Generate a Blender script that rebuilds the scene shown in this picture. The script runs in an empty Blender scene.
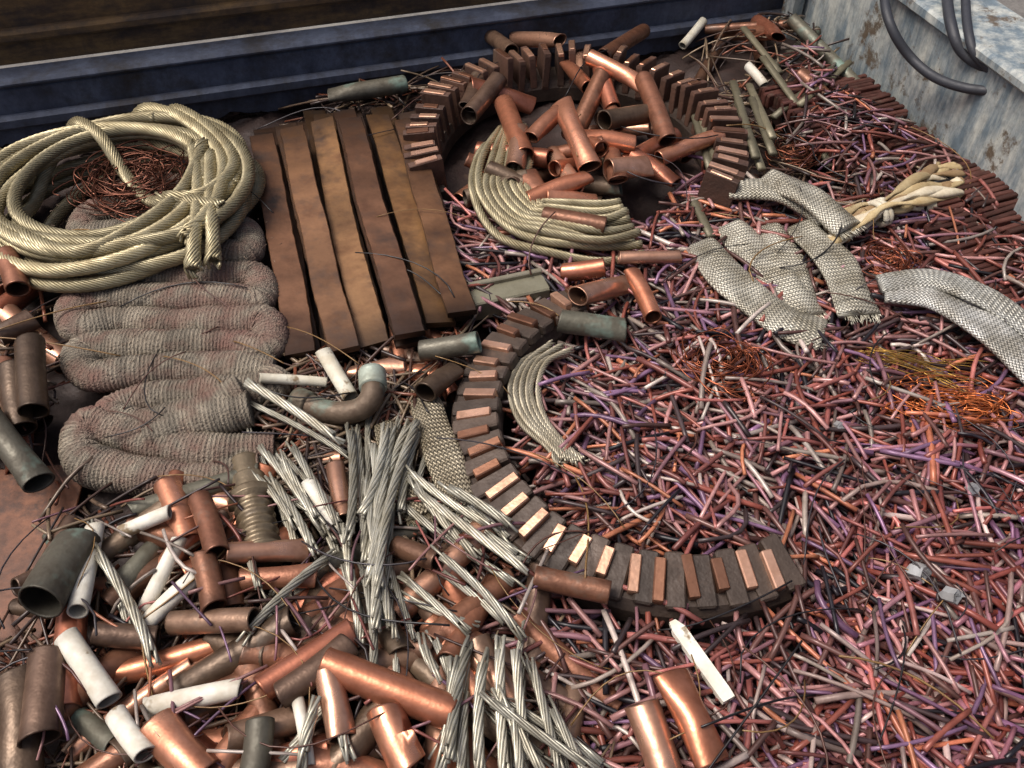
import bpy, math, random
import numpy as np
from mathutils import Vector, Matrix
rng=np.random.default_rng(11)
U=lambda a,b: float(rng.uniform(a,b))
# ------------------------------------------------------------------ survey: photo -> bed plan
CAMH=1.2; PITCH=math.radians(47); FPX=887.0
cp,sp=math.cos(PITCH),math.sin(PITCH)
def P(px,py,z=0.0):
    a=(px-512)/FPX; b=(py-384)/FPX
    t=(CAMH-z)/(sp+cp*b)
    return np.array([a*t,(cp-sp*b)*t,z])
def lin(r,g,b):
    f=lambda c:(c/255/12.92 if c/255<=.04045 else ((c/255+.055)/1.055)**2.4)
    return (f(r),f(g),f(b))
# ------------------------------------------------------------------ mesh builder
class MB:
    def __init__(s): s.v=[];s.f=[];s.c=[];s.m=[];s.a=[];s.sm=[];s.n=0
    def add(s,v,f,col=(1,1,1),mat=0,att=None,smooth=True):
        v=np.asarray(v,float); s.v.append(v); s.f.append(np.asarray(f,int)+s.n)
        c=np.ones((len(v),4)); c[:,:3]=col; s.c.append(c)
        s.m.append(np.full(len(f),mat)); s.sm.append(np.full(len(f),smooth))
        s.a.append(att if att is not None else np.zeros((len(v),3))); s.n+=len(v)
    def build(s,name,mats,parent=None):
        v=np.concatenate(s.v); f=np.concatenate(s.f); me=bpy.data.meshes.new(name)
        me.vertices.add(len(v)); me.vertices.foreach_set('co',v.astype(np.float32).ravel())
        me.loops.add(len(f)*4); me.loops.foreach_set('vertex_index',f.astype(np.int32).ravel())
        me.polygons.add(len(f)); me.polygons.foreach_set('loop_start',np.arange(0,len(f)*4,4,dtype=np.int32))
        me.polygons.foreach_set('loop_total',np.full(len(f),4,dtype=np.int32))
        me.polygons.foreach_set('material_index',np.concatenate(s.m).astype(np.int32))
        me.polygons.foreach_set('use_smooth',np.concatenate(s.sm).astype(bool))
        ca=me.attributes.new('Col','FLOAT_COLOR','POINT'); ca.data.foreach_set('color',np.concatenate(s.c).astype(np.float32).ravel())
        ta=me.attributes.new('Tex','FLOAT_VECTOR','POINT'); ta.data.foreach_set('vector',np.concatenate(s.a).astype(np.float32).ravel())
        for m in mats: me.materials.append(m)
        me.update(calc_edges=True); me.validate()
        o=bpy.data.objects.new(name,me); bpy.context.scene.collection.objects.link(o)
        if parent: o.parent=parent
        return o
def gridf(R,n,wrap=True,closed=False):
    i=np.arange(R if closed else R-1)[:,None]; j=np.arange(n if wrap else n-1)[None,:]
    i2=(i+1)%R; j2=(j+1)%n
    return np.stack([i*n+j+0*i,i*n+j2,i2*n+j2,i2*n+j],-1).reshape(-1,4)
def frames(p):
    T=np.gradient(p,axis=0); T/=np.linalg.norm(T,axis=1)[:,None]+1e-12
    B=np.cross(np.array([0,0,1.]),T); l=np.linalg.norm(B,axis=1)
    B[l<.05]=np.array([1,0,0]); B/=np.linalg.norm(B,axis=1)[:,None]
    return T,B,np.cross(T,B)
def loft(p,sec,scale=None,wrap=True,caps=True):
    p=np.asarray(p,float); T,B,N=frames(p); R=len(p)
    sec=np.asarray(sec,float)
    if sec.ndim==2: sec=np.repeat(sec[None],R,0)
    if scale is not None: sec=sec*np.asarray(scale).reshape(-1,1,1)
    ring=p[:,None,:]+sec[:,:,0:1]*B[:,None,:]+sec[:,:,1:2]*N[:,None,:]
    if caps:
        c0=p[0]+(ring[0]-p[0])*.001; c1=p[-1]+(ring[-1]-p[-1])*.001
        ring=np.concatenate([c0[None],ring,c1[None]])
    n=ring.shape[1]
    return ring.reshape(-1,3),gridf(len(ring),n,wrap)
def circ(n,a=1,b=None,ph=0):
    b=a if b is None else b
    t=np.arange(n)/n*2*np.pi+ph
    return np.stack([a*np.cos(t),b*np.sin(t)],1)
def resample(p,step):
    p=np.asarray(p,float); d=np.r_[0,np.cumsum(np.linalg.norm(np.diff(p,axis=0),axis=1))]
    n=max(4,int(d[-1]/step)+1); s=np.linspace(0,d[-1],n)
    return np.stack([np.interp(s,d,p[:,k]) for k in range(p.shape[1])],1)
def spline(pts,step=.01,closed=False):
    pts=np.asarray(pts,float); n=len(pts); out=[]
    g=lambda i: pts[i%n] if closed else pts[min(max(i,0),n-1)]
    for i in range(n if closed else n-1):
        a,b,c,d=g(i-1),g(i),g(i+1),g(i+2)
        for t in np.linspace(0,1,24,endpoint=False):
            out.append(.5*((2*b)+(-a+c)*t+(2*a-5*b+4*c-d)*t*t+(-a+3*b-3*c+d)*t**3))
    out.append(g(n) if closed else pts[-1])
    return resample(np.array(out),step)
# ------------------------------------------------------------------ height map of the heap
X0,X1,Y0,Y1,CE=-2.0,2.0,-.1,3.1,.005
gx=np.arange(X0,X1,CE); gy=np.arange(Y0,Y1,CE); GX,GY=np.meshgrid(gx,gy,indexing='ij')
def bump(c,s,h): return h*np.exp(-((GX-c[0])**2+(GY-c[1])**2)/(2*s*s))
H=-.035+.010*np.sin(GX*9+1)*np.cos(GY*8)+.009*np.sin(GX*23+GY*17)+.006*np.sin(GX*51-GY*43)
H+=bump(P(20,200),.2,.06)+bump(P(572,140),.22,.05)+bump(P(60,430),.2,.02)+bump(P(900,500),.3,.01)
H+=bump(P(800,60),.25,.05)
H0=H.copy()
def ix(x,y):
    return np.clip(((np.asarray(x)-X0)/CE).astype(int),0,len(gx)-1),np.clip(((np.asarray(y)-Y0)/CE).astype(int),0,len(gy)-1)
def hget(x,y): return H[ix(x,y)]
def stamp(p,r,w=None):
    w=r if w is None else w
    p=resample(p,.005); T,B,N=frames(p)
    d=np.arange(-w,w+1e-9,.0045)
    if len(d)<2: d=np.array([-w*.5,w*.5])
    x=p[:,0:1]+d[None]*B[:,0:1]; y=p[:,1:2]+d[None]*B[:,1:2]
    z=p[:,2:3]+r*np.sqrt(np.clip(1-(d/w)**2,0,1))[None]*np.ones_like(x)
    i,j=ix(x,y); np.maximum.at(H,(i.ravel(),j.ravel()),z.ravel())
def drop(x,y,ang,L,r,maxslope=.6,cap=None):
    m=max(5,int(L/.012)); s=np.linspace(-L/2,L/2,m); c,sn=math.cos(ang),math.sin(ang)
    h=np.full(m,-9.)
    for o in (-.6,0,.6):
        h=np.maximum(h,hget(x+s*c-o*r*sn,y+s*sn+o*r*c)-r*(1-math.sqrt(1-o*o)))
    L_=s<=0; a=s[L_][:,None]; b=s[~L_][None]; ha=h[L_][:,None]; hb=h[~L_][None]
    k=(hb-ha)/(b-a); z0=ha-k*a; q=np.unravel_index(np.argmax(z0),z0.shape)
    k=float(np.clip(k[q],-maxslope,maxslope)); z0=float((h-k*s).max())
    if cap is not None:
        lim=float(H0[ix(x,y)])+cap
        if z0>lim: k*=.5; z0=lim
    cs=1/math.sqrt(1+k*k)
    p0=np.array([x-L/2*c*cs,y-L/2*sn*cs,z0-k*L/2*cs+r]); p1=np.array([x+L/2*c*cs,y+L/2*sn*cs,z0+k*L/2*cs+r])
    return p0,p1
def drape(xy,r,win=9,sm=9,w=None,lim=9.):
    xy=np.asarray(xy)[:,:2]; T,B,N=frames(np.c_[xy,np.zeros(len(xy))]); w=r*.6 if w is None else w
    h=np.max([hget(xy[:,0]+o*B[:,0],xy[:,1]+o*B[:,1]) for o in (-w,0,w)],axis=0); h=np.minimum(h,lim)
    hp=np.pad(h,win,mode='edge'); h=np.max([hp[i:i+len(h)] for i in range(2*win+1)],axis=0)
    k=np.hanning(2*sm+3)[1:-1]; k/=k.sum(); h=np.convolve(np.pad(h,sm,mode='edge'),k,'valid')
    return np.c_[xy,h+r]
def seg_px(u0,v0,u1,v1,r,cap=.1,ms=.3):
    z=.03
    for _ in range(2):
        a=P(u0,v0,z);b=P(u1,v1,z); c=(a+b)/2; z=min(float(hget(c[0],c[1])),float(H0[ix(c[0],c[1])])+cap)+r
    d=b-a; L=np.linalg.norm(d[:2])
    return drop(c[0],c[1],math.atan2(d[1],d[0]),L,r,ms,cap)
def pxpoly(pts,z=0): return np.array([P(*q,z)[:2] for q in pts])
def inpoly(x,y,pl):
    c=False;n=len(pl);j=n-1
    for i in range(n):
        if (pl[i][1]>y)!=(pl[j][1]>y) and x<(pl[j][0]-pl[i][0])*(y-pl[i][1])/(pl[j][1]-pl[i][1]+1e-12)+pl[i][0]: c=not c
        j=i
    return c
def rand_in(pl):
    lo=pl.min(0);hi=pl.max(0)
    while True:
        x,y=U(lo[0],hi[0]),U(lo[1],hi[1])
        if inpoly(x,y,pl): return x,y
# ------------------------------------------------------------------ parts
def wire(mb,p,r,col,mat=0,n=5):
    v,f=loft(p,circ(n,r)); mb.add(v,f,col,mat)
def rope(mb,p,R,ns,pitch,col,mat=0,nside=5,jit=.1,spp=9,fray=0):
    p=resample(p,pitch/spp); T,B,N=frames(p)
    s=np.r_[0,np.cumsum(np.linalg.norm(np.diff(p,axis=0),axis=1))]
    rs=R*math.sin(math.pi/ns)/(1+math.sin(math.pi/ns))*1.12; Rc=R-rs
    for k in range(ns):
        ph=2*np.pi*(s/pitch+k/ns); rr=Rc*(1+fray*np.clip((s-s[-1]*.85)/(s[-1]*.15),0,1)*U(0,1.6)+fray*np.clip((s[-1]*.12-s)/(s[-1]*.12),0,1)*U(0,1))
        q=p+(rr*np.cos(ph))[:,None]*B+(rr*np.sin(ph))[:,None]*N
        if fray: c0=int(U(0,2)); c1=int(U(0,2)); q=q[c0:len(q)-c1]
        j=1+U(-jit,jit); v,f=loft(q,circ(nside,rs)); mb.add(v,f,np.array(col)*j,mat)
    v,f=loft(p[1:-1],circ(6,Rc*.8)); mb.add(v,f,np.array(col)*.35,mat)
def pipe(mb,p0,p1,r,col,mat=0,th=.003,n=18,bend=0.,sq0=0.,sq1=0.,slant=0.,inner=None):
    p0=np.array(p0,float);p1=np.array(p1,float); L=np.linalg.norm(p1-p0)
    e=.0025/L; s=np.r_[0,e,.25*r/L,.8*r/L,np.linspace(1.6*r/L,1-1.6*r/L,5),1-.8*r/L,1-.25*r/L,1-e,1]
    s=np.sort(np.clip(s,0,1))
    ax=(p1-p0)/L; side=np.cross([0,0,1.],ax); side/=np.linalg.norm(side)+1e-9
    up=np.cross(ax,side)
    path=p0+s[:,None]*(p1-p0)+bend*(4*s*(1-s))[:,None]*(side*.9+up*.1)
    T,B,N=frames(path)
    t=np.arange(n)/n*2*np.pi; ph=U(-.5,.5); sl=U(0,6.28)
    def ring(i,rad):
        k=sq0*math.exp(-(s[i]*L/(1.6*r))**2)+sq1*math.exp(-((1-s[i])*L/(1.6*r))**2)
        a=rad*(1+.32*k); b=rad*(1-.72*k) 
        x=a*np.cos(t);y=b*np.sin(t); x,y=x*math.cos(ph)-y*math.sin(ph),x*math.sin(ph)+y*math.cos(ph)
        w=slant*r*(math.exp(-s[i]*L/r)-math.exp(-(1-s[i])*L/r))
        return path[i]+x[:,None]*B[i]+y[:,None]*N[i]+(w*np.cos(t+sl))[:,None]*T[i]
    rings=[ring(i,r) for i in range(len(s))]+[ring(i,r-th) for i in range(len(s))[::-1]]
    v=np.concatenate(rings); cols=np.ones((len(v),3))*np.array(col)
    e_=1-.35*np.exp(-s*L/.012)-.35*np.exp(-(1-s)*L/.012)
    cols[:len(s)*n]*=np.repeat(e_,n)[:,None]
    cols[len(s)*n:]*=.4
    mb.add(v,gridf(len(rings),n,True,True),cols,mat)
def box(mb,c,ex,ey,ez,L,W,Hh,col,mat=0,bev=.002):
    a,b=W/2,Hh/2; g=bev
    sec=np.array([[a-g,-b],[a,-b+g],[a,b-g],[a-g,b],[-a+g,b],[-a,b-g],[-a,-b+g],[-a+g,-b]])
    fs=[(-L/2,0.001),(-L/2,(1-2*g/min(W,Hh))),(-L/2+g,1),(L/2-g,1),(L/2,(1-2*g/min(W,Hh))),(L/2,.001)]
    rings=[np.array(c)+s*np.array(ex)+(k*sec[:,0:1])*np.array(ey)+(k*sec[:,1:2])*np.array(ez) for s,k in fs]
    mb.add(np.concatenate(rings),gridf(len(rings),8)[:,::-1],col,mat,smooth=False)
# ------------------------------------------------------------------ materials
def newmat(name):
    m=bpy.data.materials.new(name); m.use_nodes=True; nt=m.node_tree
    return m,nt,nt.nodes['Principled BSDF']
def nd(nt,t,**k):
    n=nt.nodes.new(t)
    for a,b in k.items():
        if hasattr(n,a): setattr(n,a,b)
        else: n.inputs[a].default_value=b
    return n
def noise(nt,scale,detail=4,rough=.6,vec=None):
    n=nd(nt,'ShaderNodeTexNoise'); n.inputs['Scale'].default_value=scale; n.inputs['Detail'].default_value=detail; n.inputs['Roughness'].default_value=rough
    if vec is None:
        tc=nd(nt,'ShaderNodeTexCoord'); vec=tc.outputs['Object']
    nt.links.new(vec,n.inputs['Vector']); return n
def ramp(nt,fac,stops):
    r=nd(nt,'ShaderNodeValToRGB'); e=r.color_ramp.elements
    while len(e)<len(stops): e.new(.5)
    for el,(p,c) in zip(e,stops): el.position=p; el.color=(*c,1) if len(c)==3 else c
    nt.links.new(fac,r.inputs[0]); return r
def mix(nt,fac,a,b,mode='MIX'):
    m=nd(nt,'ShaderNodeMix'); m.data_type='RGBA'; m.blend_type=mode
    for i,x in ((0,fac),(6,a),(7,b)):
        if isinstance(x,(int,float)): m.inputs[i].default_value=x
        elif isinstance(x,tuple): m.inputs[i].default_value=(*x,1)
        else: nt.links.new(x,m.inputs[i])
    return m.outputs[2]
def bumpn(nt,bsdf,h,strength=.3,dist=.002):
    b=nd(nt,'ShaderNodeBump'); b.inputs['Strength'].default_value=strength; b.inputs['Distance'].default_value=dist
    nt.links.new(h,b.inputs['Height']); nt.links.new(b.outputs[0],bsdf.inputs['Normal'])
def attr_mat(name,metal=.8,rough=(.3,.55),sc=30,dirt=(.35,.3,.26),damt=.6,patina=None,pt=(.58,.7),bs=.25,psc=9,bsc=5,bd=.0015):
    m,nt,b=newmat(name); a=nd(nt,'ShaderNodeAttribute',attribute_name='Col')
    n=noise(nt,sc,3,.65); r=ramp(nt,n.outputs[0],[(.35,(0,0,0)),(.7,(1,1,1))])
    md=nd(nt,'ShaderNodeMath',operation='MULTIPLY'); nt.links.new(r.outputs[0],md.inputs[0]); md.inputs[1].default_value=damt
    dk=mix(nt,1.0,a.outputs[0],dirt,'MULTIPLY'); c=mix(nt,md.outputs[0],a.outputs[0],dk)
    b.inputs['Metallic'].default_value=metal
    if patina:
        n2=noise(nt,psc,4,.7); r2=ramp(nt,n2.outputs[0],[(pt[0],(0,0,0)),(pt[1],(1,1,1))]); c=mix(nt,r2.outputs[0],c,patina)
        inv=nd(nt,'ShaderNodeMath',operation='MULTIPLY_ADD'); nt.links.new(r2.outputs[0],inv.inputs[0]); inv.inputs[1].default_value=-metal; inv.inputs[2].default_value=metal
        nt.links.new(inv.outputs[0],b.inputs['Metallic'])
    nt.links.new(c,b.inputs['Base Color'])
    mr=nd(nt,'ShaderNodeMapRange'); nt.links.new(n.outputs[0],mr.inputs[0]); mr.inputs[1].default_value=.3;mr.inputs[2].default_value=.7;mr.inputs[3].default_value=rough[0];mr.inputs[4].default_value=rough[1]
    nt.links.new(mr.outputs[0],b.inputs['Roughness'])
    if bs>.15:
        n3=noise(nt,sc*bsc,1); bumpn(nt,b,n3.outputs[0],bs,bd)
    return m
M_copper=attr_mat('bright_copper',.75,(.24,.45),26,(.42,.35,.31),.75,patina=lin(100,76,60),pt=(.62,.78),psc=16,bs=.2)
M_tarn=attr_mat('tarnished_copper',.5,(.3,.56),30,(.36,.31,.28),.85,patina=lin(96,84,72),pt=(.59,.76),psc=13,bs=.35)
M_verd=attr_mat('verdigris_copper',.4,(.42,.7),25,(.4,.34,.3),.8,patina=lin(104,126,114),pt=(.55,.7),bs=.5)
M_white=attr_mat('chalky_white_paint',0.,(.5,.75),30,(.6,.52,.42),.7,patina=lin(130,112,86),pt=(.62,.68),bs=.3,psc=16)
M_wire=attr_mat('enamelled_wire',.15,(.26,.5),35,(.42,.36,.33),.75,bs=.1)
M_tin=attr_mat('tinned_strand',.55,(.32,.5),22,(.44,.39,.31),.75,bs=.1)
M_bare=attr_mat('fine_copper_wire',.8,(.25,.4),40,(.4,.3,.25),.4,bs=.05)
M_black=attr_mat('black_insulation',0.,(.45,.7),30,(.5,.5,.5),.5,bs=.3)
M_bar=attr_mat('tarnished_busbar',.4,(.3,.6),20,(.36,.3,.27),.9,patina=lin(54,40,32),pt=(.5,.68),bs=.3,psc=7)
M_hose=attr_mat('woven_grey_lead',.0,(.7,.9),20,(.5,.45,.42),.85,patina=lin(116,86,76),pt=(.48,.66),bs=1.0,psc=5,bsc=14,bd=.005)
M_ring=attr_mat('burnt_mica',.15,(.5,.75),30,(.4,.36,.33),.7,patina=lin(84,66,54),pt=(.6,.72),bs=.7)
M_cloth=attr_mat('soiled_cloth',0.,(.75,.95),40,(.6,.5,.38),.7,bs=.7)
M_zinc=attr_mat('grey_zinc',.4,(.4,.6),30,(.5,.48,.45),.6,bs=.3)
def braid_mat():
    m,nt,b=newmat('tinned_braid'); a=nd(nt,'ShaderNodeAttribute',attribute_name='Tex'); sep=nd(nt,'ShaderNodeSeparateXYZ'); nt.links.new(a.outputs['Vector'],sep.inputs[0])
    def mth(op,x,y=None,z=None):
        n=nd(nt,'ShaderNodeMath',operation=op)
        for i,q in enumerate((x,y,z)):
            if q is None: continue
            if isinstance(q,(int,float)): n.inputs[i].default_value=q
            else: nt.links.new(q,n.inputs[i])
        return n.outputs[0]
    u=mth('MULTIPLY',sep.outputs[0],1/.0095); v=mth('MULTIPLY',sep.outputs[1],1/.0068)
    p=mth('ADD',u,v); q=mth('SUBTRACT',u,v)
    s1=mth('SINE',mth('MULTIPLY',p,math.pi)); s2=mth('SINE',mth('MULTIPLY',q,math.pi))
    sp_=mth('ABSOLUTE',s1); sq_=mth('ABSOLUTE',s2)
    chk=mth('GREATER_THAN',mth('MULTIPLY',s1,s2),0)
    h=mth('ADD',mth('MULTIPLY',chk,sp_),mth('MULTIPLY',mth('SUBTRACT',1,chk),sq_))
    h2=mth('POWER',h,.6)
    n=noise(nt,18,4); r=ramp(nt,n.outputs[0],[(.35,(.5,.47,.42)),(.65,(1,1,1))])
    ca=nd(nt,'ShaderNodeAttribute',attribute_name='Col')
    col=mix(nt,1.,ca.outputs[0],r.outputs[0],'MULTIPLY'); dk=mix(nt,1.,col,(.2,.18,.15),'MULTIPLY')
    c=mix(nt,h2,dk,col); nt.links.new(c,b.inputs['Base Color']); b.inputs['Metallic'].default_value=.4; b.inputs['Roughness'].default_value=.42
    bumpn(nt,b,h2,.8,.003); return m
M_braid=braid_mat()
def wall_mat(name,base,streak,rust,rt=(.58,.66),sc=(3,3,14),rough=.6):
    m,nt,b=newmat(name); tc=nd(nt,'ShaderNodeTexCoord'); mp=nd(nt,'ShaderNodeMapping'); mp.inputs['Scale'].default_value=sc; nt.links.new(tc.outputs['Object'],mp.inputs[0])
    n=noise(nt,2.5,8,.7,mp.outputs[0]); r=ramp(nt,n.outputs[0],[(.4,base),(.62,streak)])
    n2=noise(nt,7,8,.75); r2=ramp(nt,n2.outputs[0],[(rt[0],(0,0,0)),(rt[1],(1,1,1))])
    n4=noise(nt,60,4,.7); r4=ramp(nt,n4.outputs[0],[(.3,(.7,.7,.7)),(.6,(1,1,1))])
    c=mix(nt,r2.outputs[0],r.outputs[0],rust); c=mix(nt,1.,c,r4.outputs[0],'MULTIPLY'); nt.links.new(c,b.inputs['Base Color']); b.inputs['Roughness'].default_value=rough
    bumpn(nt,b,n2.outputs[0],.4,.004); return m
M_blue=wall_mat('worn_navy_paint',lin(58,64,80),lin(82,90,108),lin(50,46,44),(.46,.66),(4,4,2),.75)
M_brown=wall_mat('rusty_brown_rail',lin(70,54,40),lin(120,94,58),lin(40,38,42),(.48,.7),(2,2,10),.8)
M_grey=wall_mat('scuffed_grey_paint',lin(104,118,126),lin(184,186,178),lin(92,80,66),(.54,.6),(9,9,2.0))
M_rust=wall_mat('rusty_copper_sheet',lin(92,58,40),lin(124,80,56),lin(60,40,32),(.52,.66),(3,3,3),.55)
M_ground=wall_mat('yard_concrete',(.14,.13,.12),(.2,.19,.17),(.09,.085,.08),(.5,.7),(1,1,1),.9)
# ------------------------------------------------------------------ truck bed
corner=P(790,28)[:2]; wd=P(200,112)[:2]-corner; wd/=np.linalg.norm(wd); rd=np.array([-wd[1],wd[0]]); 
if rd[1]>0: rd=-rd
bx=np.array([*(-wd),0]); by=np.array([*(-rd),0]); bz=np.array([0,0,1.])
C3=np.array([*corner,0])
bed=bpy.data.objects.new('truck_bed',None); bpy.context.scene.collection.objects.link(bed)
LB,LS=2.75,2.9
def wallbox(name,cx,cy,cz,L,Wd,Hh,mat,bev=.006):
    mb=MB(); box(mb,C3+bx*cx+by*cy+bz*cz,bx,by,bz,L,Wd,Hh,(1,1,1),0,bev); return mb.build(name,[mat],bed)
wallbox('floor',-LB/2,-LS/2,-.17,LB+.1,LS+.1,.06,M_rust)
wallbox('back_panel',-LB/2,.03,-.02,LB+.1,.06,.30,M_blue)
wallbox('back_rib',-LB/2,-.012,.05,LB-.01,.026,.035,M_blue,.008)
wallbox('back_ledge',-LB/2,.025,.143,LB+.1,.08,.02,M_blue,.008)
wallbox('back_upper_panel',-LB/2,.09,.33,LB+.1,.035,.36,M_brown)
wallbox('back_mid_rail',-LB/2,.065,.225,LB+.1,.03,.03,M_brown,.008)
wallbox('back_top_rail',-LB/2,.08,.53,LB+.1,.09,.05,M_brown,.01)
wallbox('side_panel_right',.03,-LS/2+.05,.04,.06,LS-.02,.45,M_grey)
wallbox('side_rail_right',.075,-LS/2+.05,.28,.19,LS-.02,.03,M_grey,.008)
wallbox('side_post_right',-.02,-1.05,.03,.035,.07,.42,M_grey,.008)
wallbox('corner_post',-.03,-.035,.03,.05,.05,.42,M_grey,.01)
wallbox('side_panel_left',-LB-.03,-LS/2,.0,.06,LS,.4,M_blue)
wallbox('front_panel',-LB/2,-LS-.03,-.06,LB+.1,.06,.2,M_blue)
mb=MB(); mb.add(np.array([[-60,-60,-1.1],[60,-60,-1.1],[60,60,-1.1],[-60,60,-1.1]]),np.array([[0,1,2,3]])); mb.build('ground',[M_ground])
# ------------------------------------------------------------------ folded ribbed lead
hose=MB()
rows=[(100,236,190),(86,244,212),(78,250,234),(72,256,257),(70,264,280),(70,270,303),(72,274,326),(76,278,350),(82,284,374)]
pts=[]
for k,(xa,xb,y) in enumerate(rows):
    z=.055; q=[(xa+8,y+1),(xa+50,y+U(-2,2)-3),((xa+xb)/2,y-4+U(-2,2)),(xb-50,y-4+U(-2,2)),(xb-10,y-3)]
    if k%2: q=q[::-1]
    for a in q: pts.append(P(a[0],a[1],z+U(-.005,.005)))
rh=.034
def ribbed(path,r,pitch=.0070,amp=.0013,flat=1.0):
    p=resample(path,pitch/4); s=np.arange(len(p))/4.0
    sc=r+amp*np.sin(2*np.pi*s)+.0016*np.sin(s*.13)+.0014*np.sin(s*.41+1)+rng.normal(0,.0002,len(p))
    v,f=loft(p,circ(20,1,flat),sc); 
    lum=np.convolve(rng.normal(1,.5,len(p)),np.ones(9)/9,'same')
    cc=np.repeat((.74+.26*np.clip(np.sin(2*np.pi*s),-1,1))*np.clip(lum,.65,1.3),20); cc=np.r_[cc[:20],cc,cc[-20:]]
    return v,f,cc
for path,fl in ((spline(pts,.01),.78),
    (spline([P(280,378,.05),P(262,390,.05),P(200,396,.045),P(140,402,.04),P(112,416,.04),P(145,428,.045),P(200,415,.06),P(245,392,.075)],.01),.95),
    (spline([P(150,440,.05),P(190,425,.06),P(252,408,.07)],.01),.95),
    (spline([P(275,452,.03),P(200,452,.045),P(130,435,.045),P(95,425,.045),P(82,440,.04),P(90,464,.035),P(150,477,.035),P(210,480,.035),P(262,472,.035)],.01),.95)):
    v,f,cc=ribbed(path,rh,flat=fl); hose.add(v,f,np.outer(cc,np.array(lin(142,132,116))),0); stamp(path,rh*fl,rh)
for k in range(300):
    p=np.array(pts[rng.integers(len(pts)-1)])+np.array([U(-.08,.08),U(-.03,.03),.026]); d=np.array([U(-1,1),U(-1,1),U(.0,.5)])*.010
    wire(hose,np.linspace(p,p+d,4),.0006,np.array(lin(150,130,110))*U(.8,1.3),0,3)
hose.build('folded_ribbed_cable',[M_hose])
# ------------------------------------------------------------------ copper busbars
def busbar(q0,q1,w,th,col,z,dz=0,bow=.003,name='copper_busbar'):
    mb=MB(); a=P(*q0,z); b=P(*q1,z-dz); s=np.linspace(0,1,40); p=a+(b-a)*s[:,None]; p[:,2]+=bow*np.sin(s*np.pi*2+U(0,3))
    sd=np.cross(bz,(b-a)/np.linalg.norm(b-a)); p+=sd*(U(-.006,.006)*np.sin(np.pi*s)+.0015*np.sin(s*U(8,15)))[:,None]
    a_,b_=w/2,th/2; g=.0018
    sec=np.array([[a_-g,-b_],[a_,-b_+g],[a_,b_-g],[a_-g,b_],[-a_+g,b_],[-a_,b_-g],[-a_,-b_+g],[-a_+g,-b_]])
    sec=np.repeat(sec[None],40,0); sec[:,:,0]+=(rng.normal(0,.0005,40))[:,None]; tw=U(-.14,.14)+.03*np.sin(s*5+U(0,6))
    sec[:,:,1]+=sec[:,:,0]*tw[:,None]
    e1=rng.normal(1,.5,40); e1=np.convolve(e1,np.ones(7)/7,'same')
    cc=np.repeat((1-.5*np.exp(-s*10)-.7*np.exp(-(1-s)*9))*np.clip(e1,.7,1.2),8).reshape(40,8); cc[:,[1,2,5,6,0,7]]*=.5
    cc=cc.ravel(); cc=np.r_[cc[:8],cc,cc[-8:]]
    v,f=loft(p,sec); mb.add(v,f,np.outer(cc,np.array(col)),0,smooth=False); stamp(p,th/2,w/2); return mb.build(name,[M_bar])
bc=[lin(128,92,68),lin(134,98,70),lin(154,116,80),lin(120,86,64),lin(142,106,70),lin(130,94,66)]
for k,(q0,q1) in enumerate([((262,138),(302,356)),((292,130),(344,352)),((322,122),(374,347)),((350,121),(411,336)),((378,118),(441,326)),((406,122),(462,314))]):
    zz=[.060,.090,.070,.096,.066,.088][k]
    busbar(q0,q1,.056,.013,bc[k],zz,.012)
    busbar((q0[0]+U(-7,7),q0[1]-U(2,10)),(q1[0]+U(-8,10),q1[1]+U(3,12)),.054,.011,np.array(bc[k])*.45,zz-.028,.012)  # under bar: same copper darkened, gap shadow put into its colour
    busbar((q0[0]+U(-8,8),q0[1]-U(2,12)),(q1[0]+U(-9,9),q1[1]+U(8,22)),.056,.011,np.array(bc[k])*.35,.018,.01)  # lowest bar darkened further, more gap shadow in the colour
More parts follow.
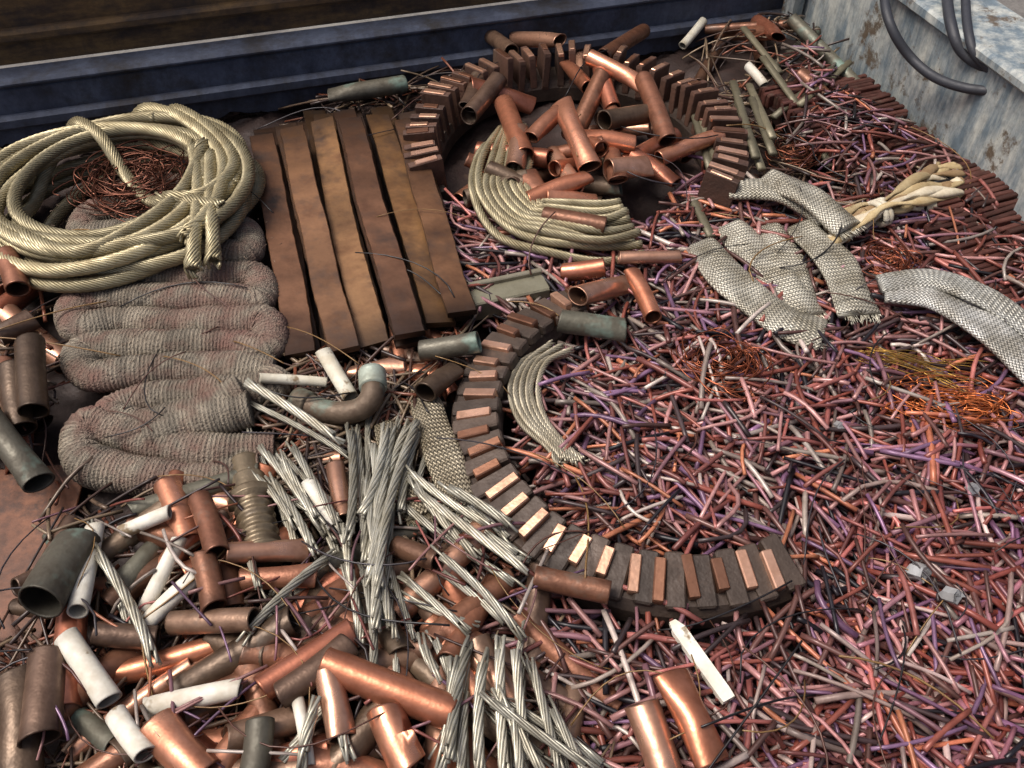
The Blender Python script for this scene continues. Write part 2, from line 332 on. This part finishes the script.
# ------------------------------------------------------------------ rings of commutator segments
def ring_obj(name,cx,cy,ro,ri,a0,a1,pitchdeg,zb,hh,fin=False,tilt=0.):
    root=bpy.data.objects.new(name,None); bpy.context.scene.collection.objects.link(root)
    base=MB(); bars=MB()
    th=np.radians(np.arange(a0,a1,2.0)); rm=(ro+ri)/2
    zz=lambda t: zb+tilt*np.sin(t)
    p=np.stack([cx+rm*np.cos(th),cy+rm*np.sin(th),zz(th)-(.02 if not fin else .01)],1)
    w=(ro-ri)/2; hb=hh*(.45 if not fin else .3)
    sec=np.array([[w*.98,-hb],[w,hb*.3],[w*.8,hb],[-w*.8,hb],[-w,hb*.3],[-w*.98,-hb]])
    v,f=loft(p,sec); base.add(v,f,lin(70,58,50),0,smooth=False)
    stamp(p+[0,0,hb*.5],hb,w*1.02)
    t=a0+2
    while t<a1-1:
        r_=math.radians(t+U(-.6,.6)); er=np.array([math.cos(r_),math.sin(r_),0]); et=np.array([-er[1],er[0],0]); c=np.array([cx,cy,zz(r_)])
        q=U(-.12,.12); er2=er*math.cos(q)+et*math.sin(q); et2=np.array([-er2[1],er2[0],0])
        col=np.array(lin(222,176,148) if rng.random()<.75 else lin(160,116,92))*U(.7,1.15)
        if fin:
            lz=hh*U(.85,1.1)
            ez=np.array([er[0]*.1,er[1]*.1,1])+et*U(-.12,.12); ez/=np.linalg.norm(ez)
            ex=np.cross(et,ez); ex/=np.linalg.norm(ex); ey_=np.cross(ez,ex)
            box(base,c+er*rm+[0,0,lz*.42],ex,ey_,ez,(ro-ri)*U(.85,.98),.017,lz,np.array(lin(92,66,54))*U(.6,1.3),0,.0015)
            box(bars,c+er*(rm+U(-.008,.008))+ez*lz*.44+[0,0,lz*.46],ex,ey_,ez,(ro-ri)*U(.4,.85),.014,.01,col,0,.0015)
        else:
            jit=U(-.008,.008); ez=np.array([er[0]*.25,er[1]*.25,1]); ez/=np.linalg.norm(ez); ex=np.cross(et2,ez); ex/=np.linalg.norm(ex)
            r2=math.radians(t+pitchdeg/2); e2=np.array([math.cos(r2),math.sin(r2),0]); t2=np.array([-e2[1],e2[0],0]); z2=np.array([e2[0]*.25,e2[1]*.25,1]); z2/=np.linalg.norm(z2); x2=np.cross(t2,z2)
            box(base,np.array([cx,cy,zz(r2)])+e2*rm+[0,0,.011+U(-.003,.002)],x2,t2,z2,(ro-ri)*U(.88,.96),.030,.022,np.array(lin(84,70,60))*U(.5,1.2),0,.003)
            box(bars,c+er*(rm+jit)+[0,0,.013+U(-.003,.004)],ex,et2,ez,(ro-ri)*U(.5,.75),.0165,.03,col,0,.0018)
        t+=pitchdeg
    stamp(p+[0,0,.025],.02,w) if not fin else stamp(p+[0,0,hh*.8],.01,w)
    base.build('mica_band',[M_ring],root); bars.build('copper_segments',[M_copper],root)
    return root
RX,RY,RO,RI=.2604,.989,.366,.276
ring_obj('commutator_ring',RX,RY,RO,RI,112,295,7.4,.05,.056)
rc=P(574,150,.06)
ring_obj('commutator_ring',rc[0],rc[1],.395,.31,-32,205,6.2,.03,.09,fin=True,tilt=.02)
# ------------------------------------------------------------------ base heap sheet
st=4; hx=GX[::st,::st];hy=GY[::st,::st];hz=H0[::st,::st]+rng.normal(0,.003,H0[::st,::st].shape)-.004
loc=(np.stack([hx,hy],-1)-corner); uu=loc@(-wd); vv=loc@(-rd)
q=np.clip(uu,-LB+.003,-.003)[...,None]*(-wd)+np.clip(vv,-LS+.003,-.003)[...,None]*(-rd)+corner
mb=MB(); mb.add(np.stack([q[...,0],q[...,1],hz],-1).reshape(-1,3),gridf(hx.shape[0],hx.shape[1],False)[:,::-1],lin(58,44,40),0)
mb.build('scrap_debris_bed',[M_ring])
def inbed(x,y,m=.03):
    l=np.array([x,y])-corner; u=l@(-wd); v=l@(-rd); return -LB+m<u<-m and -LS+m<v<-m
# ------------------------------------------------------------------ pipes
cop=[lin(224,158,126),lin(210,140,108),lin(194,126,100),lin(218,168,140)]
tar=[lin(136,94,72),lin(112,82,64),lin(156,106,82),lin(120,96,80),lin(100,82,66),lin(140,112,92)]
ver=[lin(110,108,94),lin(114,96,78),lin(98,94,82)]
def mkpipe(mb,p0,p1,r,kind=None,**k):
    if kind is None: kind=rng.choice(['c','t','t','t','v'])
    m={'c':0,'t':1,'v':2,'w':3}[kind]; pal={'c':cop,'t':tar,'v':ver,'w':[lin(232,228,214),lin(224,220,202)]}[kind]
    col=np.array(pal[rng.integers(len(pal))])*(U(.8,1.15) if kind!='w' else U(.9,1.))
    k.setdefault('sq0',max(0,U(-.8,.75)));k.setdefault('sq1',max(0,U(-.8,.75)));k.setdefault('slant',U(0,.3));k.setdefault('bend',U(-.002,.002))
    pipe(mb,p0,p1,r,col,m,**k); stamp(np.array([p0,p1]),r)
PM=[M_copper,M_tarn,M_verd,M_white]
def pipefill(name,poly,n,rr=(.016,.026),LL=(.10,.19),weights=None,cond=None,cap=.06):
    mb=MB()
    for i in range(n):
        x,y=rand_in(poly)
        if not inbed(x,y,.1) or (cond and not cond(x,y)): continue
        r=U(*rr);L=U(*LL); p0,p1=drop(x,y,U(0,math.pi),L,r,.4,cap)
        mkpipe(mb,p0,p1,r,rng.choice(['c','t','v'],p=weights or [.3,.58,.12]))
    return mb.build(name,PM)
front=pxpoly([(60,500),(200,500),(330,560),(470,560),(540,620),(590,700),(640,830),(-160,830),(-120,640),(60,640)])
pipefill('copper_pipe_offcut_pile',front,130,(.012,.022),(.09,.2))
pipefill('copper_pipe_offcut_pile',pxpoly([(-120,270),(40,285),(42,470),(-120,480)]),32,cap=.04)
pipefill('copper_pipe_offcut_pile',pxpoly([(300,375),(460,345),(450,470),(330,500),(292,470)]),22,(.013,.019),(.08,.15),cap=.04)
pipefill('copper_pipe_offcut_pile',pxpoly([(400,60),(760,30),(760,200),(640,245),(450,240),(400,150)]),125,(.016,.024),(.11,.19),[.55,.38,.07],lambda x,y: math.hypot(x-rc[0],y-rc[1])<.27,.075)
pipefill('copper_pipe_offcut_pile',pxpoly([(450,75),(560,35),(720,35),(900,110),(960,160),(900,130),(780,75),(600,60)]),40,(.013,.021),(.12,.24),[.12,.8,.08],lambda x,y: math.hypot(x-rc[0],y-rc[1])>.42,.06)
# ------------------------------------------------------------------ wire clippings
pal=np.array([lin(144,104,112),lin(172,128,124),lin(134,76,64),lin(92,64,58),lin(146,134,124),lin(124,94,122),lin(168,104,96),lin(116,70,64),lin(66,54,54),lin(190,122,90),lin(188,176,166),lin(36,33,38)])
pw=np.array([.13,.11,.14,.12,.11,.10,.09,.08,.08,.04,.05,.07]); pw/=pw.sum()
def clip(mb,x,y,L,r,col,ang=None,curl=None,n=5,cap=None,m=6):
    ang=U(0,math.pi) if ang is None else ang
    p0,p1=drop(x,y,ang,L,r,.4,cap); sk=U(0,.5)*r; p0[2]-=sk;p1[2]-=sk
    s=np.linspace(0,1,m)[:,None]; d=p1-p0; side=np.array([-d[1],d[0],0])/L
    q=rng.random(); b=(U(-.03,.03) if q<.62 else (U(-.1,.1) if q<.9 else U(-.28,.28)))*L if curl is None else curl*L
    sk=U(.7,1.5); p=p0+d*s+side*b*(4*s**sk*(1-s**sk)); p[:,2]+=U(0,.05)*L*(4*s*(1-s))[:,0]
    wire(mb,p,r,col,0,n); stamp(np.array([p0,p1]),r*.8,max(r,.004))
wires=pxpoly([(445,215),(520,250),(660,235),(700,190),(800,200),(1024,220),(1130,300),(1130,840),(560,840),(545,700),(470,600),(560,600),(470,500),(500,340),(470,300)])
mb=MB(); cnt=0
def on_ring(x,y,g=.012): 
    d=math.hypot(x-RX,y-RY); a=math.degrees(math.atan2(y-RY,x-RX))%360
    return RI-g<d<RO+g and 105<a<300
while cnt<8000:
    x,y=rand_in(wires)
    if not inbed(x,y,.05) or (on_ring(x,y,.03) and rng.random()<.985): cnt+=.2; continue
    red=np.clip((x-.1)/.9,0,1)*np.clip((1.4-y)/1,0,1)
    col=pal[rng.choice(len(pal),p=pw)]*U(.55,1.35)*np.array([1+.25*red,1-.12*red,1.-.02*red])
    g=math.sin(x*7+y*3)*.9+math.sin(y*9-x*4)*.6
    q=rng.random(); L=U(.04,.08) if q<.2 else (U(.08,.14) if q<.8 else U(.13,.2))
    r=U(.0028,.0040) if rng.random()<.6 else U(.0038,.0054)
    clip(mb,x,y,L,r,col,ang=g+rng.normal(0,.85),cap=U(.015,.078)); cnt+=1
mb.build('enamelled_wire_clippings',[M_wire])
mb=MB()
for i in range(2600):
    q=rng.random()
    if q<.35: x,y=rand_in(front)
    elif q<.6: x,y=rand_in(pxpoly([(295,370),(470,330),(460,500),(500,600),(265,500)]))
    elif q<.8: x,y=rand_in(pxpoly([(700,60),(800,30),(1060,230),(1060,300),(700,200)]))
    elif q<.9: x,y=rand_in(pxpoly([(230,95),(470,70),(480,115),(430,112),(260,112)]))
    else: x,y=rand_in(pxpoly([(-60,260),(55,280),(55,470),(-60,500)]))
    if not inbed(x,y,.05) or hget(x,y)>.05 or on_ring(x,y,.03): continue
    col=np.array([lin(84,62,52),lin(112,94,78),lin(64,52,48),lin(134,116,94),lin(128,78,58)][rng.integers(5)])*U(.7,1.2)
    clip(mb,x,y,U(.05,.17),U(.0015,.0038),col,cap=.07)
mb.build('dark_wire_clippings',[M_wire])
# ------------------------------------------------------------------ stranded coil (upper left)
cy=np.array(lin(180,170,138))
def coil(name,c,radii,R,ns,pitch,col,lims,ends=[]):
    mb=MB()
    for k,(rad,ox,oy,a0,a1) in enumerate(radii):
        t=np.radians(np.arange(a0,a1+1,3.0)); w=1+.06*np.sin(2*t+k)+.035*np.sin(3*t+2*k)
        xy=np.stack([c[0]+ox+rad*w*np.cos(t),c[1]+oy+rad*w*np.sin(t)],1)
        xy=resample(xy,.01); p=drape(xy,R,7,12,lim=lims[k]); rope(mb,p,R,ns,pitch,np.array(col)*U(.6,1.15),0); stamp(p,R*.85,R)
    for e in ends:
        xy=spline([P(u,v,.13)[:2] for u,v in e],.01); p=drape(xy,R,5,8,lim=.13); rope(mb,p,R,ns,pitch,np.array(col)*U(.7,1.05),0,fray=.3); stamp(p,R*.8,R)
    return mb.build(name,[M_tin])
def tangle(name,u,v,rad,n,r=.0016,col=lin(170,92,58),zup=.02,el0=.5,dirx=None,zmax=.08):
    mb=MB(); zz=float(hget(*P(u,v,.04)[:2])); zz=min(zz,zmax); c=P(u,v,zz+.01)
    for k in range(n):
        t=np.linspace(0,U(2,6),34)+U(0,6.3); ra=rad*U(.3,1.1); el=U(el0,1) if el0>.3 else U(.15,.4); ro=U(0,3.14) if dirx is None else dirx+U(-.3,.3); cx,cy_=rng.normal(0,rad*.25,2)
        a1,a2=U(.05,.2),U(0,6)
        x=ra*np.cos(t)*(1+a1*np.sin(2*t+a2));y=ra*el*np.sin(t)*(1+a1*np.sin(3*t+a2))
        p=np.stack([c[0]+cx+x*math.cos(ro)-y*math.sin(ro),c[1]+cy_+x*math.sin(ro)+y*math.cos(ro),zz+.003+zup*(1+np.sin(t*U(.7,1.3)+U(0,6)))],1)
        wire(mb,p,r,np.array(col)*U(.5,1.3),0,4)
    return mb.build(name,[M_bare])
tangle('copper_wire_tangle',138,185,.11,90,.0016,lin(104,66,52),.02)
cc=P(122,188,.12)
coil('stranded_cable_coil',cc,[(.262,-.0,-.01,20,385),(.205,.02,.02,100,470),(.25,.0,-.01,-40,325),(.225,-.04,.0,160,530),(.238,.015,.012,60,425),(.21,-.03,-.015,-90,275),(.262,-.02,-.0,0,362),(.195,-.01,.02,30,400),(.245,.01,.01,90,455),(.225,-.05,-.01,0,365)],.0145,13,.125,cy,
   [.08,.08,.09,.10,.105,.11,.115,.12,.125,.125],
   ends=[[(195,150),(200,190),(198,230),(190,268)],[(212,160),(212,200),(214,235),(210,258)],[(120,108),(180,122),(222,160),(218,205),(185,245)],[(-10,165),(40,118),(95,135),(150,190),(225,215)],[(20,240),(80,258),(140,232),(185,195),(205,150)],[(60,110),(120,100),(190,120),(235,165),(205,200),(160,205)]])
tangle('copper_wire_tangle',795,155,.06,24,.0016,lin(128,78,58),.012)
mb=MB()
for k in range(9):
    d=k*6.5
    xy=spline([P(u,v,.09)[:2] for u,v in [(498+d*.5,128+U(-4,4)),(478+d+U(-3,3),160),(474+d,195-d*.2),(500+d*.8,226-d*.35+U(-2,2)),(545,243-d*.75),(600,248-d*.8+U(-4,4)),(646-d*.5,240-d*.7)]],.01)
    p=drape(xy,.0095,4,10,lim=.085); rope(mb,p,.0095,8,.08,np.array(lin(178,168,138))*U(.6,1.1)); stamp(p,.0085,.0095)
mb.build('stranded_cable_coil',[M_tin])
mb=MB()
for k in range(6):
    d=k*5
    xy=spline([P(u,v,.04)[:2] for u,v in [(548+d,352+U(-4,4)),(522+d,368),(512+d+U(-2,2),395),(520+d,425),(548+d*.7,452),(560+d,470+U(-5,5))]],.008)
    p=drape(xy,.006,3,8,lim=.05); rope(mb,p,.006,7,.055,np.array(lin(174,166,146))*U(.7,1.1),fray=.4); stamp(p,.006,.006)
mb.build('stranded_cable_coil',[M_tin])
# ------------------------------------------------------------------ braided straps
def strap(name,pts,w,th=.016,col=lin(196,192,176),z=.05,lift=0,lim=.06):
    mb=MB(); xy=spline([P(u,v,z)[:2] for u,v in pts],.006); p=drape(xy,th/2,10,16,w*.3,lim=lim)
    L=len(p); s=np.linspace(0,1,L); p[:,2]+=lift*np.sin(np.pi*s)
    n=28; t=-np.pi/2+np.arange(n+1)/n*2*np.pi
    wv=w/2*(1+.06*np.sin(s*11+U(0,6)))*(1-.25*np.exp(-s*12)); 
    cx=np.sign(np.cos(t))*np.abs(np.cos(t))**.75; cyy=np.sin(t)
    sec=np.stack([wv[:,None]*cx[None],th/2*(cyy[None]+.22*np.sin(3*cx[None]+s[:,None]*9))],-1)
    v,f=loft(p,sec,wrap=False,caps=True)
    al=np.arange(L)*.006; al=np.r_[al[0],al,al[-1]]; ar=np.cumsum(np.r_[0,np.hypot(np.diff(w/2*cx),np.diff(th/2*cyy))])
    att=np.stack([np.repeat(al,n+1),np.tile(ar,len(al)),np.zeros(len(al)*(n+1))],1)
    mb.add(v,f,col,0,att); stamp(p,th/2,w/2)
    T,B,N=frames(p)
    for k in range(50):
        o=U(-.48,.48)*w; q0=p[-1]+B[-1]*o; q1=q0+T[-1]*U(.006,.024)+B[-1]*U(-.006,.006)+np.array([0,0,U(-.006,.003)])
        wire(mb,np.linspace(q0,q1,4),.0009,np.array(col)*U(.7,1.1),1,3)
    return mb.build(name,[M_braid,M_tin])
sc_=np.array(lin(204,200,184))
for pts_,w,l,lm in [([(770,222),(790,262),(800,302)],.08,.0,.03),([(732,222),(766,260),(808,312)],.085,.0,.035),([(703,242),(735,285),(780,318),(824,332)],.085,.008,.04),([(800,226),(832,262),(860,314)],.08,.01,.045),([(728,194),(778,200),(828,222)],.075,.012,.06),([(765,188),(800,210),(845,240)],.07,.012,.075)]:
    strap('braided_earth_strap',pts_,w,.026,sc_*U(.85,1.05),.06,l,lm)
strap('braided_earth_strap',[(882,296),(930,304),(985,340),(1060,398)],.075,.024,np.array(lin(208,208,202)),.06,.012)
strap('braided_earth_strap',[(876,292),(925,292),(975,312),(1060,352)],.06,.02,np.array(lin(200,200,192)),.06,.018,.07)
strap('braided_earth_strap',[(425,405),(436,440),(450,480),(462,515)],.06,.014,lin(164,154,132),.04,.004,.05)
strap('braided_earth_strap',[(385,430),(398,470),(420,520)],.045,.012,lin(150,140,118),.04,.004,.05)
# ------------------------------------------------------------------ individual pipes
def P1(name,u0,v0,u1,v1,r,kind,**k):
    p0,p1=seg_px(u0,v0,u1,v1,r); mb=MB(); mkpipe(mb,p0,p1,r,kind,**k); return mb.build(name,PM)
CP='copper_pipe_offcut'
for a in [(75,535,45,610,.031,'v'),(18,378,22,430,.024,'t'),(55,388,58,452,.024,'t'),(-8,425,36,478,.022,'v'),(50,660,45,745,.025,'t'),(18,672,14,770,.024,'t'),(-5,330,30,312,.02,'t'),(30,300,40,330,.022,'t'),
 (170,622,262,632,.017,'t'),(232,570,312,556,.016,'c'),(245,585,318,580,.016,'t'),(262,690,352,632,.019,'c'),(282,700,350,650,.018,'t'),(328,668,452,712,.023,'c'),(388,722,412,775,.024,'c'),(330,680,345,745,.018,'c'),
 (155,722,205,775,.024,'c'),(200,500,220,560,.018,'t'),(640,706,668,775,.022,'c'),(668,682,712,766,.022,'c'),(535,575,610,590,.017,'t'),(335,465,345,520,.015,'c'),(395,545,440,570,.016,'t'),
 (260,720,250,775,.018,'v'),(100,640,160,640,.017,'t'),(205,560,215,610,.018,'t'),
 (540,75,520,50,.022,'c'),(504,96,524,150,.024,'c'),(520,125,515,160,.022,'c'),(560,112,590,165,.023,'c'),(578,42,582,74,.022,'c'),(588,72,645,92,.02,'c'),(582,128,636,132,.022,'c'),(528,188,588,170,.022,'c'),(512,48,560,68,.02,'c'),
 (600,165,660,145,.023,'t'),(545,212,605,222,.02,'t'),(604,210,645,200,.024,'c'),(470,150,500,120,.022,'t'),(480,110,470,150,.02,'t'),(640,110,665,160,.022,'t'),(490,70,512,96,.02,'t'),(530,172,560,150,.02,'t'),
 (575,314,630,284,.021,'c'),(630,284,652,326,.017,'c'),(565,256,606,260,.019,'c'),(618,262,680,260,.013,'c'),(560,322,625,328,.022,'v'),(420,350,480,350,.02,'v'),(425,395,455,365,.02,'t'),(640,60,600,100,.02,'t'),
 (330,102,405,90,.022,'v'),(780,58,905,128,.017,'v'),(800,70,850,95,.018,'t')]:
    P1(CP,*a)
WP='white_painted_pipe'
for a in [(94,525,80,615,.0145),(120,530,172,515,.011),(142,612,186,548,.011),(146,632,200,585,.013),(64,634,104,694,.016),(148,708,242,690,.014),(326,366,352,402,.014),(262,391,328,382,.009),(138,742,170,785,.014),(298,700,308,765,.008),(310,490,335,530,.010),(680,60,700,45,.012),(750,50,770,62,.012)]:
    P1(WP,*a,'w',sq0=U(0,.25),sq1=U(0,.3))
# ------------------------------------------------------------------ laminated winding block, far right
mb=MB(); a=P(800,88,.03);b=P(1050,292,.03); ex=(b-a);L=np.linalg.norm(ex);ex/=L; ey=np.cross(bz,ex)
for k in range(58):
    c=a+ex*(L*(k+.5)/58)+ey*U(-.008,.008); c=c+[0,0,.012+.012*math.sin(k*.2)+U(-.003,.003)]
    for o,wd_ in ((-.075,.125),(.075,.13)):
        g=U(-.05,.05); e1=ey*math.cos(g)+ex*math.sin(g)
        box(mb,c+ey*o,e1,-np.cross(e1,bz),bz,wd_*U(.9,1.03),.0125,.035+U(0,.008),np.array(lin(112,72,64))*U(.45,1.2),0,.002)
c=(a+b)/2; box(mb,c-[0,0,.01],ex,ey,bz,L,.27,.03,lin(48,34,32),0); 
mb.build('laminated_winding_block',[M_tarn])
stamp(np.array([a,b]),.04,.13)
mb=MB()
for k in range(300):
    x,y=rand_in(pxpoly([(790,80),(1060,260),(1060,310),(900,240),(780,160)]))
    if inbed(x,y,.05): clip(mb,x,y,U(.05,.15),U(.002,.0045),pal[rng.choice(len(pal),p=pw)]*U(.5,1.2),cap=.1)
mb.build('dark_wire_clippings',[M_wire])
# loose scraps over everything
mb=MB()
for a in range(130):
    u,v_=U(0,1024),U(120,768); x,y=P(u,v_)[:2]
    if not inbed(x,y): continue
    clip(mb,x,y,U(.10,.24),U(.0009,.0018),np.array([lin(60,56,60),lin(36,34,36),lin(140,110,70),lin(90,60,50)][rng.integers(4)]),curl=U(-.25,.25),n=4,cap=.12,m=9)
for a in range(900):
    x,y=rand_in(wires)
    if not inbed(x,y,.05) or (on_ring(x,y,.03) and rng.random()<.88) or hget(x,y)>.06: continue
    clip(mb,x,y,U(.06,.14),U(.0028,.0046),pal[rng.choice(len(pal),p=pw)]*U(.7,1.45),cap=.08)
for a in range(90):
    x,y=rand_in(pxpoly([(250,500),(480,500),(560,640),(560,780),(60,780),(60,500)]))
    clip(mb,x,y,U(.05,.14),U(.0014,.003),pal[rng.choice(len(pal),p=pw)]*U(.5,1.1),cap=.12)
mb.build('loose_wire_scraps',[M_wire])
# strip, channel, elbow, fitting, nuts
p0,p1=seg_px(672,622,728,702,.006); mb=MB(); s=np.array([0,.12,.9,1.])
v,f=loft(p0+(p1-p0)*s[:,None],np.array([[.010,-.005],[.010,.005],[-.010,.005],[-.010,-.005]]),np.array([.5,1,1,.9])); mb.add(v,f,lin(232,228,214),0,smooth=False); mb.build('white_plastic_strip',[M_white])
mb=MB(); a=P(470,296,.05);b=P(546,280,.05); ex=(b-a)/np.linalg.norm(b-a); ey=np.cross(bz,ex); zc=.03
L=np.linalg.norm(b-a)
box(mb,(a+b)/2*[1,1,0]+[0,0,zc],ex,ey,bz,L,.06,.045,lin(134,130,110),0,.003)
box(mb,(a+b)/2*[1,1,0]+[0,0,zc+.026]+ey*.022,ex,ey,bz,L-.004,.012,.012,lin(140,134,116),0,.002)
mb.build('grey_metal_channel',[M_zinc])
mb=MB(); p=spline([P(296,400,.055),P(330,412,.06),P(358,410,.07),P(372,396,.085),P(372,372,.09)],.006)
v,f=loft(p,circ(20,.020)); mb.add(v,f,lin(112,96,80),0)
for i in (0,-1):
    q=p[:6] if i==0 else p[-7:]; v,f=loft(q,circ(20,.024)); mb.add(v,f,lin(176,186,172) if i else lin(104,94,78),0)
mb.build('pipe_elbow',[M_verd])
mb=MB(); ax0=P(245,462,.05);ax1=P(264,560,.06); s=np.linspace(0,1,90); rad=.028+.0025*np.sin(s*75)*(s>.48)+.010*((s>.38)&(s<.45))-.004*(s<.2)+.005*(s>.94)
v,f=loft(ax0+(ax1-ax0)*s[:,None],circ(28,1),rad); mb.add(v,f,lin(128,114,92),0); mb.build('threaded_pipe_fitting',[M_tarn])
for u,v_,r in [(916,578,.011),(941,610,.009),(838,430,.007),(965,500,.007),(700,560,.007)]:
    c=P(u,v_,.04); c[2]=float(hget(c[0],c[1]))+r*.8; mb=MB(); d=np.array([U(-.5,.5),-.6,.5]); d/=np.linalg.norm(d)
    pipe(mb,c-d*r,c+d*r,r*1.25,lin(215,216,216),0,th=r*.6,n=6,slant=0); mb.sm=[x*0 for x in mb.sm]; mb.build('hex_nut',[M_zinc])
tangle('copper_wire_tangle',728,365,.07,52,.0013,lin(150,86,60),.012,zmax=.045)
tangle('copper_wire_tangle',885,260,.055,28,.0013,lin(136,78,56),.010,zmax=.045)
tangle('copper_wire_tangle',950,404,.09,60,.0012,lin(214,126,74),.009,.2,-.1,zmax=.045)
# ------------------------------------------------------------------ silver stranded offcuts
sil=np.array(lin(192,189,174)); mb=MB()
def strand(u0,v0,u1,v1,R=.0095,cap=.115):
    p0,p1=seg_px(u0,v0,u1,v1,R,cap,.2); s=np.linspace(0,1,14)[:,None]; d=p1-p0; side=np.array([-d[1],d[0],0])
    p=p0+d*s+side*U(-.05,.05)*(4*s*(1-s)); rope(mb,p,R,7,.17,sil*U(.55,1.12),0,5,.16,9,fray=.25); stamp(np.array([p0,p1]),R)
L_=[(350,430,352,560),(372,440,370,600),(385,425,362,520),(395,430,380,650),(410,415,372,560),(418,425,380,610),(365,470,395,640),(340,520,362,650),(360,560,372,700),(420,420,400,520),
 (262,452,325,535),(268,475,318,560),(280,455,330,525),(290,445,345,540),(245,655,338,556),(98,556,158,668),(252,482,300,540),(252,400,345,450),
 (405,470,500,530),(415,490,530,575),(410,480,480,560),(440,500,520,545),(430,560,525,640),(400,580,470,640),
 (470,640,450,768),(485,650,480,775),(500,640,505,780),(515,655,530,775),(455,660,440,770),(530,660,560,775),(480,700,600,775),(545,700,590,790),(465,690,460,790),(495,690,545,775),(510,720,520,800),
 (320,650,350,760),(250,560,262,600),(320,700,300,770),(420,640,445,690)]
for a in L_:
    if 95<a[0]<700: strand(*(np.array(a)+rng.normal(0,12,4)),R=U(.005,.0075),cap=.09)
for a in L_: strand(*a,R=U(.006,.0082))
mb.build('stranded_wire_offcuts',[M_tin])
mb=MB()
for a in [(692,95,712,165),(705,98,728,172),(718,100,742,178),(730,98,752,175),(745,105,765,172),(752,98,772,160),(738,55,775,95),(762,60,800,100),(690,190,712,235),(800,100,832,160),(832,72,775,108),(850,60,800,100),(698,110,722,180),(736,110,760,178)]:
    p0,p1=seg_px(*a,.009,.08); v,f=loft(np.linspace(p0,p1,6),circ(8,.0105,.006)); mb.add(v,f,np.array(lin(118,112,92))*U(.6,1.2),0); stamp(np.array([p0,p1]),.009)
mb.build('grey_rod_offcuts',[M_zinc])
# ------------------------------------------------------------------ tied rag bundle
mb=MB(); 
for k in range(26):
    sp_=U(-1,1); q=[(838+U(-10,10),228+sp_*14),(858+U(-4,4),218+sp_*12),(880,212+sp_*3),(905+U(-5,5),200+sp_*12),(932,187+sp_*17),(952+U(-14,12),178+sp_*20)]
    xy=spline([P(u,v,.08)[:2] for u,v in q],.006); p=drape(xy,.01,6,8,lim=.06); s=np.linspace(0,1,len(p)); p[:,2]+=U(0,.035)*np.sin(np.pi*s)+.006*np.sin(s*U(8,20)+U(0,6))*s
    p[:,1]+=.006*np.sin(s*U(6,18)+U(0,6))
    w=.009*(1+.5*np.sin(s*U(8,20)+U(0,6)))*(1-.45*np.exp(-((s-.38)/.06)**2)); v,f=loft(p,circ(8,1,.6),w); mb.add(v,f,np.array([lin(176,158,120),lin(206,196,172),lin(140,116,84)][k%3])*U(.7,1.1),0)
kn=P(880,212,.08); z=min(.06,float(hget(kn[0],kn[1]))); t=np.linspace(0,2*np.pi*2.2,60); d=P(905,200,.1)-P(858,216,.1); d/=np.linalg.norm(d); sd=np.cross(bz,d)
p=np.array([kn[0],kn[1],z+.02])+np.outer(np.cos(t)*.027,sd)+np.outer(np.sin(t)*.022,bz)+np.outer(np.linspace(-.012,.012,60),d)
v,f=loft(p,circ(6,.007)); mb.add(v,f,lin(205,200,182),0)
mb.build('tied_rag_bundle',[M_cloth])
mb=MB()
for k in range(22):
    u0,v0=870+U(-15,15),352+U(-8,8); x=spline([P(u0,v0,.06)[:2],P(u0+45,v0+8+U(-8,8),.06)[:2],P(u0+90+U(-10,20),v0+22+U(-14,14),.06)[:2]],.01); p=drape(x,.002,3,4,lim=.05); p[:,2]+=U(0,.012); wire(mb,p,.0009,np.array(lin(190,150,78))*U(.6,1.2),0,4)
mb.build('brass_wire_wisps',[M_bare])
for q,r in (([(888,-60,.32),(886,10,.28),(915,62,.2),(965,88,.2),(1060,92,.25)],.011),([(945,-60,.34),(950,20,.3),(975,62,.25),(1060,84,.28)],.012),([(965,-60,.34),(968,30,.3),(990,70,.25),(1060,100,.25)],.010)):
    mb=MB(); p=spline([P(*a) for a in q],.01); v,f=loft(p,circ(12,r)); mb.add(v,f,lin(48,50,56),0); mb.build('black_cable',[M_black])
mb=MB(); c=P(20,570,.02); e=P(80,478,.02)-P(20,700,.02); e/=np.linalg.norm(e)
c[2]=.0; box(mb,c-np.array([.06,0,0]),e,np.cross(bz,e),bz,.42,.22,.006,(1,1,1),0,.001); mb.build('rusty_copper_sheet',[M_rust])
# ------------------------------------------------------------------ camera, light
cam=bpy.data.cameras.new('Camera'); co=bpy.data.objects.new('Camera',cam); bpy.context.scene.collection.objects.link(co)
co.location=(0,0,CAMH); co.rotation_euler=(math.pi/2-PITCH,0,0); cam.sensor_width=36; cam.lens=36*FPX/1024; cam.clip_end=300; cam.clip_start=.02
bpy.context.scene.camera=co
az=math.radians(-95); el=math.radians(64)
w=bpy.data.worlds.new('World'); bpy.context.scene.world=w; w.use_nodes=True; nt=w.node_tree
sky=nt.nodes.new('ShaderNodeTexSky'); sky.sky_type='NISHITA'; sky.sun_disc=False; sky.sun_elevation=el; sky.sun_rotation=az; sky.dust_density=7; sky.air_density=.5
nt.links.new(sky.outputs[0],nt.nodes['Background'].inputs[0]); nt.nodes['Background'].inputs[1].default_value=.15
sl=bpy.data.lights.new('Sun','SUN'); so=bpy.data.objects.new('Sun',sl); bpy.context.scene.collection.objects.link(so); sl.energy=2.5; sl.angle=math.radians(24); sl.color=(1,.96,.91)
d=Vector((math.sin(az)*math.cos(el),math.cos(az)*math.cos(el),math.sin(el))); so.rotation_euler=d.to_track_quat('Z','Y').to_euler()
sc=bpy.context.scene; sc.view_settings.view_transform='Standard'; sc.view_settings.look='None'; sc.view_settings.exposure=0
